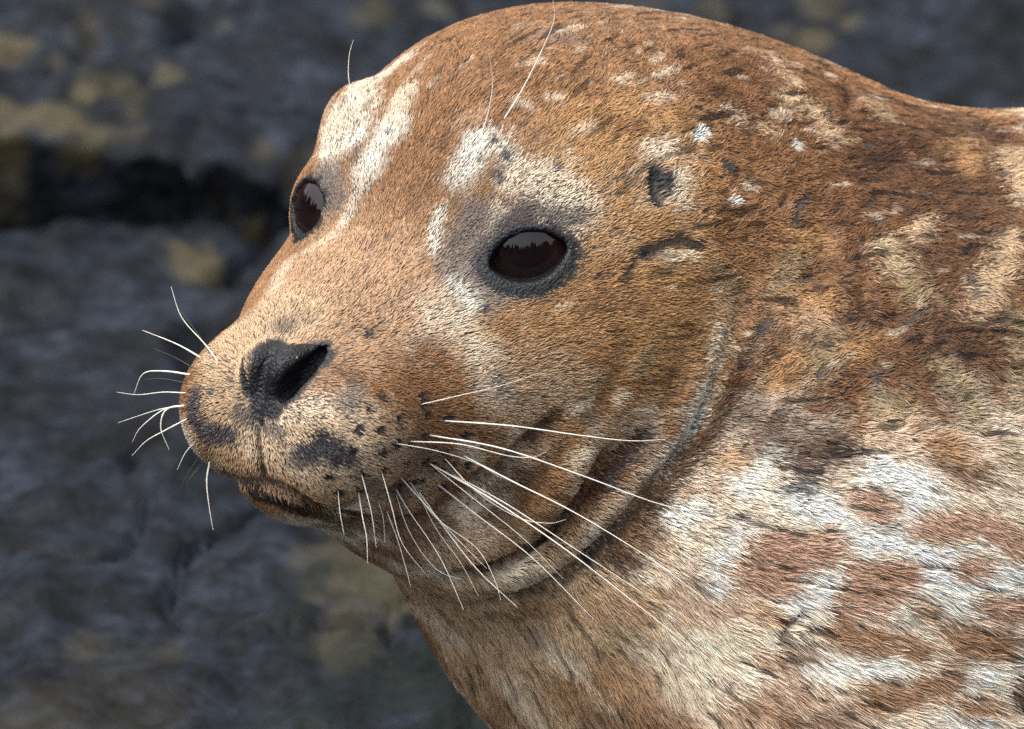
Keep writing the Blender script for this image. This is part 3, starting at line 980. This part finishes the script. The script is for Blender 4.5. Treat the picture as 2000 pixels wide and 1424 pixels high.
# ----------------------------------------------------------------------------
# fur
# ----------------------------------------------------------------------------
def sample_fur(dens):
    a, b, c, d = (BV[BQ[:, i]] for i in range(4))
    area = 0.5 * np.linalg.norm(np.cross(c - a, d - b), axis=1)
    cen = (a + b + c + d) / 4
    pp = proj_px(cen)
    fn_ = BN[BQ].mean(1)
    main = (pp[:, 0] > 150) & (pp[:, 0] < 2120) & (pp[:, 1] > -250) & (pp[:, 1] < 1520) & (fn_[:, 2] > -0.40)
    wide = (pp[:, 0] < 2900) & (pp[:, 1] < 1900) & (fn_[:, 2] > -0.85)
    w = area * dens * np.where(main, 1.0, np.where(wide, 0.4, 0.0))
    cum = np.cumsum(w)
    n = int(cum[-1])
    f = np.searchsorted(cum, rng.random(n) * cum[-1])
    u, v = rng.random(n)[:, None], rng.random(n)[:, None]
    P = (a[f] * (1 - u) + b[f] * u) * (1 - v) + (d[f] * (1 - u) + c[f] * u) * v
    na, nb, nc, nd = (BN[BQ[f, i]] for i in range(4))
    N = nrm((na * (1 - u) + nb * u) * (1 - v) + (nd * (1 - u) + nc * u) * v)
    return P, N


tick("body")
FOL3 = surf(FOLLICLES, sdf_nose)
PARTINGS = [([(1545, 440), (1562, 400), (1572, 380)], 9), ([(1415, 325), (1425, 340)], 9), ([(1893, 555), (1902, 580)], 10), ([(1698, 733), (1712, 738)], 8),
            ([(1680, 285), (1692, 280)], 7), ([(1478, 650), (1492, 632)], 9), ([(1592, 735), (1606, 722)], 8), ([(1690, 405), (1700, 385)], 6), ([(1520, 405), (1530, 396)], 7),
            ([(1505, 815), (1520, 806)], 9), ([(1370, 415), (1380, 412)], 5), ([(1755, 420), (1764, 412)], 5), ([(1960, 345), (1952, 335)], 8), ([(1215, 545), (1240, 510)], 6),
            ([(1165, 542), (1172, 538)], 5), ([(716, 645), (716, 660)], 6), ([(1445, 475), (1455, 470)], 5), ([(1620, 480), (1630, 470)], 6), ([(1580, 690), (1590, 676)], 6),
            ([(1440, 880), (1450, 870)], 8), ([(1660, 540), (1668, 525)], 6), ([(1800, 700), (1808, 688)], 6), ([(1850, 430), (1860, 420)], 5), ([(1650, 800), (1660, 792)], 6)]
FP, FN = sample_fur(1 / 9.0)
bf = bare(FP)
depth_in = np.zeros(len(FP))
keep = rng.random(len(FP)) > bf * 1.02
for k_, pts in enumerate(NOS_SETS):
    keep &= np.linalg.norm(FP - pts[2], axis=1) > (28 if k_ == 0 else 10)
for e in EYES:
    keep &= np.linalg.norm(FP - e[0], axis=1) > e[7] + 3
for pts, w_ in [(MOUTHS[0], 13), (MOUTHS[1], 13), (PHILTRUM, 7), (FOLD3[9][0] + np.array([-7, 0, 0]), 15), (FOLD3[7][0] + np.array([-5, 2, 0]), 11), (FOLD3[14][0], 8), (FOLD3[10][0], 6), (FOLD3[12][0], 6)] + [(p_[None] + np.array([-2, 1, 0]), 9) for p_ in FOL3] + [(surf(p_, sdf_nose) + np.array([-3, 1, 0]), r_) for p_, r_ in PARTINGS]:
    m = ((FP > pts.min(0) - 40) & (FP < pts.max(0) + 40)).all(1)
    ds_, _ = seg_dist(FP[m], pts)
    keep[m] &= ds_ > w_ * (0.6 + 0.8 * rng.random(m.sum()))
FP, FN, bf = FP[keep], FN[keep], bf[keep]
NF = len(FP)
FT = flow(FP, FN)
FB = np.cross(FN, FT)
_j1, _j2 = rng.standard_normal((NF, 1)), rng.standard_normal((NF, 1))
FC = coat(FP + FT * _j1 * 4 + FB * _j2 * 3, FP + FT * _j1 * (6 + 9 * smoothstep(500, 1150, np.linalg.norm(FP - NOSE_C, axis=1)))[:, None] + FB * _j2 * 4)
print("strands", NF)

rn = np.linalg.norm(FP - NOSE_C, axis=1)
# length grows from the muzzle back to the body
L = np.interp(rn, [0, 120, 350, 600, 900, 1200, 1700], [9, 11, 13, 16, 19, 25, 32])
thr = smoothstep(-1020, -1200, FP[:, 1]) * 12
L = L + thr * (rn > 450)
upper = smoothstep(-900, -700, FP[:, 1]) * smoothstep(800, 1050, rn)
L = L * (1 - 0.38 * upper)
near_fold = np.full(NF, 1e9)
for k_ in range(6):
    pts = FOLD3[k_][0]
    m = ((FP > pts.min(0) - 150) & (FP < pts.max(0) + 150)).all(1)
    near_fold[m] = np.minimum(near_fold[m], seg_dist(FP[m], pts)[0])
L = L * (1 - .12 * smoothstep(130, 40, near_fold))
L = L * (0.75 + 0.5 * rng.random(NF)) * (1 - .5 * bf)
for e in EYES:
    L *= 0.55 + 0.45 * smoothstep(e[7] + 10, e[7] + 150, np.linalg.norm(FP - e[0], axis=1))
lift = np.interp(rn, [0, 300, 700, 1100, 1700], [.46, .42, .36, .22, .17]) + 0.07 * rng.standard_normal(NF) + 0.16 * upper
# locks: streaks of noise drawn out along the hair
lane = 0
for s_ in np.linspace(-1, 1, 7):
    lane = lane + vnoise(FP + FT * (s_ * 34), 11.0, 81)
lane = lane / 7
lane = lane / lane.std()
body_w = smoothstep(500, 1150, rn)
lift = np.clip(lift + (.02 + 0.03 * body_w) * lane + upper * .09 * vnoise(FP, 15, 86), .13, 1.2)
sway = vnoise(FP, 17, 83) * (0.18 + .05 * body_w + .25 * upper) + vnoise(FP, 45, 84) * upper * .3 + 0.06 * rng.standard_normal(NF)
curl = (upper * 0.3 + 0.05) * rng.choice([-1, 1], NF)
phs = rng.random(NF) * 6.28
NP = 5
ts = np.linspace(0, 1, NP)
pos = np.empty((NF, NP, 3))
ang0 = lift
for k_, t in enumerate(ts):
    along = L * t
    up = L * (np.sin(ang0) * (t - 0.55 * t * t)) * 1.35
    side = L * sway * t * t
    cu = curl * L * .3 * np.sin(3.0 * t + phs)
    pos[:, k_] = (FP - FN * 1.0 + FT * (along * np.cos(ang0))[:, None] + FN * up[:, None]
                  + FB * (side + cu * t)[:, None] + np.array([0, -0.06, 0]) * (along * t)[:, None] * body_w[:, None])
rad = (.85 + 0.35 * rng.random(NF)) * (1 + .15 * body_w)
prof = np.array([1.0, 1.0, .9, .65, .18])
radii = rad[:, None] * prof[None, :] * K

fleck = 0
for s_ in np.linspace(-1, 1, 5):
    fleck = fleck + vnoise(FP + FT * (s_ * 22), 21.0, 181)
fleck = fleck / fleck.std()
fw_ = smoothstep(430, 650, rn)[:, None]
FC = FC + (C['dark'] * .8 - FC) * ((.45 + .3 * upper) * smoothstep(-1.6, -2.2, fleck))[:, None] * fw_
FC = FC + (C['cream'] - FC) * (.35 * smoothstep(1.7, 2.4, fleck))[:, None] * fw_
var = 1 + (0.10 + .08 * body_w) * rng.standard_normal(NF)
tuft = vnoise(FP, 15, 86)
var *= 1 + 0.10 * vnoise(FP, 26, 85) + (.06 + .28 * upper) * tuft
darkl = smoothstep(-0.9, -1.8, lane) * (0.20 + .70 * body_w)  # gaps between locks: dark underfur and deep shadow coloured into the hairs
FC = FC * np.clip(var, .45, 1.6)[:, None]
FC = FC * (1 - darkl[:, None] * .85)
# odd single hairs, pale or black
rr = rng.random(NF)
FC[rr < .03] = FC[rr < .03] * .4
_p = rr > .965 + .03 * upper
FC[_p] = FC[_p] * .65 + C['cream'] * .3
FC = np.clip(FC, .005, .78)

tick("fur")
mfur, t_, b_ = new_mat("seal_fur")
at = t_.nodes.new("ShaderNodeAttribute"); at.attribute_name = "hair_color"
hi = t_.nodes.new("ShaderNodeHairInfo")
mr = t_.nodes.new("ShaderNodeMapRange"); mr.inputs[3].default_value = .28; mr.inputs[4].default_value = 1.2  # strand roots darkened: shade inside the coat put into the colour
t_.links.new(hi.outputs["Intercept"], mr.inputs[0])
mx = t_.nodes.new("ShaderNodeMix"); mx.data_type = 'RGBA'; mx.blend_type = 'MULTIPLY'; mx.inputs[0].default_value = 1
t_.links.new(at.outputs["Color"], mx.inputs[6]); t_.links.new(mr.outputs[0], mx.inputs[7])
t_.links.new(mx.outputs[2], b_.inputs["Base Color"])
b_.inputs["Roughness"].default_value = .5
b_.inputs["Specular IOR Level"].default_value = .2

hc = bpy.data.hair_curves.new("fur")
hc.add_curves([NP] * NF)
W = (to_world(pos.reshape(-1, 3)) - SEAL_O).astype(np.float32)
hc.attributes["position"].data.foreach_set("vector", W.ravel())
ra = hc.attributes.get("radius") or hc.attributes.new("radius", 'FLOAT', 'POINT')
ra.data.foreach_set("value", radii.astype(np.float32).ravel())
hcol = hc.attributes.new("hair_color", 'FLOAT_COLOR', 'CURVE')
hcol.data.foreach_set("color", np.concatenate([FC, np.ones((NF, 1))], 1).astype(np.float32).ravel())
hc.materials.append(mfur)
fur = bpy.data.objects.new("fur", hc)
SC.collection.objects.link(fur)
fur.parent = seal
fur["kind"] = "stuff"
try:
    SC.cycles_curves.shape = 'RIBBONS'
except Exception as ex:
    print("curve shape", ex)

# ----------------------------------------------------------------------------
# eyes
# ----------------------------------------------------------------------------
tick("fur built")
meye, t_, b_ = new_mat("eye_dark_brown")
tc = t_.nodes.new("ShaderNodeTexCoord")
vn_ = t_.nodes.new("ShaderNodeVectorMath"); vn_.operation = "NORMALIZE"; t_.links.new(tc.outputs["Object"], vn_.inputs[0])
sx = t_.nodes.new("ShaderNodeSeparateXYZ"); t_.links.new(vn_.outputs[0], sx.inputs[0])
cr = t_.nodes.new("ShaderNodeValToRGB")
cr.color_ramp.elements[0].position = .0; cr.color_ramp.elements[0].color = (.03, .02, .02, 1)
cr.color_ramp.elements[1].position = 1; cr.color_ramp.elements[1].color = (.004, .002, .002, 1)
e_ = cr.color_ramp.elements.new(.62); e_.color = (.035, .012, .008, 1)
e_ = cr.color_ramp.elements.new(.90); e_.color = (.020, .007, .006, 1)
dv = t_.nodes.new("ShaderNodeMath"); dv.operation = 'DIVIDE'; dv.inputs[1].default_value = 1.0
t_.links.new(sx.outputs["Z"], dv.inputs[0]); t_.links.new(dv.outputs[0], cr.inputs["Fac"])
t_.links.new(cr.outputs[0], b_.inputs["Base Color"])
b_.inputs["Roughness"].default_value = .03
b_.inputs["IOR"].default_value = 1.42
b_.inputs["Coat Weight"].default_value = 0.25
b_.inputs["Coat Roughness"].default_value = .015


def uv_sphere(r, nu=64, nv=40):
    th = np.linspace(0, np.pi, nv + 1)[1:-1]
    ph = np.arange(nu) * 2 * np.pi / nu
    V = [np.array([0, 0, r])]
    for t in th:
        V += [np.array([r * math.sin(t) * math.cos(p), r * math.sin(t) * math.sin(p), r * math.cos(t)]) for p in ph]
    V.append(np.array([0, 0, -r]))
    F = []
    for i in range(nv - 2):
        for j in range(nu):
            a, b = 1 + i * nu + j, 1 + i * nu + (j + 1) % nu
            F.append((a, a + nu, b + nu, b))
    T = [(0, 1 + j, 1 + (j + 1) % nu) for j in range(nu)]
    last = len(V) - 1
    T += [(last, 1 + (nv - 2) * nu + (j + 1) % nu, 1 + (nv - 2) * nu + j) for j in range(nu)]
    return V, F + T


for e in EYES:
    V_, F_ = uv_sphere(e[7] * K, 96, 64)
    me = bpy.data.meshes.new("eye")
    me.from_pydata([tuple(v) for v in V_], [], F_)
    me.polygons.foreach_set("use_smooth", [True] * len(me.polygons))
    me.materials.append(meye)
    o = bpy.data.objects.new("eye", me)
    SC.collection.objects.link(o)
    o.parent = seal
    zc_ = nrm(e[1][0] * RIGHT + e[1][1] * UP + e[1][2] * BACK)
    o.location = Vector(to_world(e[0]) - SEAL_O)
    o.rotation_euler = Vector(zc_).to_track_quat('Z', 'Y').to_euler()

# ----------------------------------------------------------------------------
# whiskers
# ----------------------------------------------------------------------------
mwh, t_, b_ = new_mat("whisker_pale")
b_.inputs["Base Color"].default_value = (.74, .70, .60, 1)
b_.inputs["Roughness"].default_value = .35
mwd, t_, b_ = new_mat("whisker_dark")
b_.inputs["Base Color"].default_value = (.06, .055, .05, 1)
b_.inputs["Roughness"].default_value = .35


def whisker(pts, r0, mat, lift_, clear=16):
    """pts: photo points root to tip; lift_: how far the tip stands out toward the viewer"""
    q = smooth_line(pts, 7)
    t = np.linspace(0, 1, len(q))
    S = surf(q, sdf_nose)
    root = S[0]
    z = root[2] - 4 + lift_ * t
    on = S[:, 2] > -900
    z = np.where(on, np.maximum(z, S[:, 2] + clear * np.minimum(1, t * 6)), z)
    for _ in range(6):
        z[1:-1] = np.maximum(z[1:-1], .5 * (z[:-2] + z[2:]))
    P = np.array([pix(a, b, c) for (a, b), c in zip(q, z)])
    n = len(P)
    T = nrm(np.gradient(P, axis=0))
    ref = np.array([.13, .4, .9])
    U = nrm(np.cross(T, ref)); Wv = np.cross(T, U)
    k = 6
    Vv, Ff = [], []
    for i in range(n):
        r = r0 * .66 * (1 - .8 * t[i] ** .8) * (1 + .10 * math.sin(i * 2.1)) * (.7 + .3 * min(1, t[i] * 9))
        for j in range(k):
            a = 2 * math.pi * j / k
            Vv.append(P[i] + r * (math.cos(a) * U[i] + math.sin(a) * Wv[i]))
    for i in range(n - 1):
        for j in range(k):
            Ff.append((i * k + j, i * k + (j + 1) % k, (i + 1) * k + (j + 1) % k, (i + 1) * k + j))
    return mesh_obj("whisker", to_world(np.array(Vv)) - SEAL_O, np.array(Ff), mat, seal)


NEARW = [
    ([(868, 822), (1000, 832), (1130, 850), (1230, 861), (1300, 858)], 3.2, 70),
    ([(838, 850), (980, 876), (1140, 930), (1290, 985), (1420, 1010)], 3.4, 80),
    ([(905, 890), (1000, 940), (1120, 1000), (1260, 1085), (1375, 1168)], 3.6, 80),
    ([(838, 905), (960, 975), (1100, 1070), (1230, 1170), (1362, 1274)], 3.6, 90),
    ([(880, 925), (990, 985), (1120, 1070), (1285, 1178)], 3.2, 70),
    ([(850, 942), (930, 1005), (1040, 1090), (1160, 1210)], 3.2, 70),
    ([(812, 952), (860, 1020), (930, 1110), (1010, 1186)], 3.4, 70),
    ([(770, 950), (800, 1000), (860, 1090), (905, 1190)], 2.6, 60),
    ([(868, 895), (930, 960), (1010, 1010), (1070, 1022), (1105, 1015)], 2.4, 50),
    ([(800, 862), (900, 868), (990, 890), (1040, 893), (1068, 882)], 2.2, 50),
    ([(700, 960), (708, 1010), (716, 1050), (718, 1100)], 1.9, 50),
    ([(735, 970), (748, 1010), (752, 1060)], 1.8, 50),
    ([(750, 985), (775, 1050), (790, 1100), (802, 1145)], 2.1, 50),
    ([(800, 940), (850, 1010), (930, 1070), (965, 1130), (978, 1172)], 2.0, 55),
    ([(770, 955), (800, 1040), (850, 1110), (900, 1132)], 1.7, 45),
    ([(822, 790), (900, 772), (990, 750), (1070, 722)], 1.7, 40),
    ([(780, 930), (830, 985), (900, 1060), (950, 1110)], 1.6, 50),
]
NEARW += [
    ([(838, 905), (920, 970), (1020, 1050), (1100, 1130)], 1.7, 60), ([(812, 952), (850, 1030), (900, 1100), (935, 1165)], 1.6, 55),
    ([(745, 920), (765, 990), (785, 1060), (830, 1120)], 1.4, 50),
    ([(706, 926), (725, 1000), (735, 1070)], 1.3, 45), ([(772, 866), (850, 880), (930, 905), (980, 935)], 1.3, 45), ([(660, 955), (664, 1000), (672, 1045)], 1.3, 40),
]
for p_, r_, l_ in NEARW:
    whisker(p_, r_, mwh, l_)
FARW = [
    ([(395, 700), (345, 672), (278, 645)], 2.6, mwh, -60), ([(425, 705), (400, 672), (355, 620), (334, 560)], 2.1, mwh, -40), ([(410, 690), (385, 650), (352, 605)], 1.3, mwd, -40),
    ([(372, 732), (320, 725), (280, 730), (262, 768)], 3.0, mwh, -70), ([(365, 768), (320, 766), (270, 771), (228, 766)], 1.8, mwh, -60), ([(362, 748), (320, 740), (285, 742), (280, 752)], 1.2, mwd, -50),
    ([(362, 792), (310, 800), (230, 826)], 1.9, mwh, -60), ([(362, 792), (320, 800), (275, 835), (258, 864)], 2.3, mwh, -60), ([(362, 792), (325, 800), (314, 835), (330, 878)], 3.2, mwh, -30),
    ([(366, 818), (320, 842), (285, 862), (258, 890)], 2.3, mwh, -60), ([(380, 865), (362, 885), (346, 918)], 2.1, mwh, -40), ([(410, 900), (404, 940), (408, 985), (416, 1035)], 2.6, mwh, -20),
    ([(395, 885), (370, 920), (350, 960), (346, 1000)], 1.3, mwd, -40), ([(398, 895), (372, 935), (362, 980)], 1.1, mwd, -40), ([(402, 900), (368, 940), (370, 975), (384, 1010)], 1.3, mwd, -30),
    ([(412, 910), (405, 950), (416, 995)], 1.2, mwd, -20), ([(380, 720), (345, 700), (300, 680)], 1.2, mwd, -50),
]
for p_, r_, m_, l_ in FARW:
    whisker(p_, r_ * 1.35, m_, l_)
BROWW = [
    ([(942, 258), (955, 215), (962, 160), (956, 108)], 2.8, mwh, 60), ([(985, 232), (1020, 175), (1060, 95), (1082, 40), (1080, 0)], 3.0, mwh, 60),
    ([(717, 268), (700, 220), (682, 160), (682, 110), (690, 78)], 2.7, mwh, 30), ([(670, 268), (658, 240), (652, 190)], 1.3, mwh, 20), ([(735, 248), (738, 215), (746, 185)], 1.3, mwh, 30),
    ([(718, 650), (722, 635), (727, 620)], 1.0, mwd, 20),
]
for p_, r_, m_, l_ in BROWW:
    whisker(p_, r_, m_, l_)
tick("end")
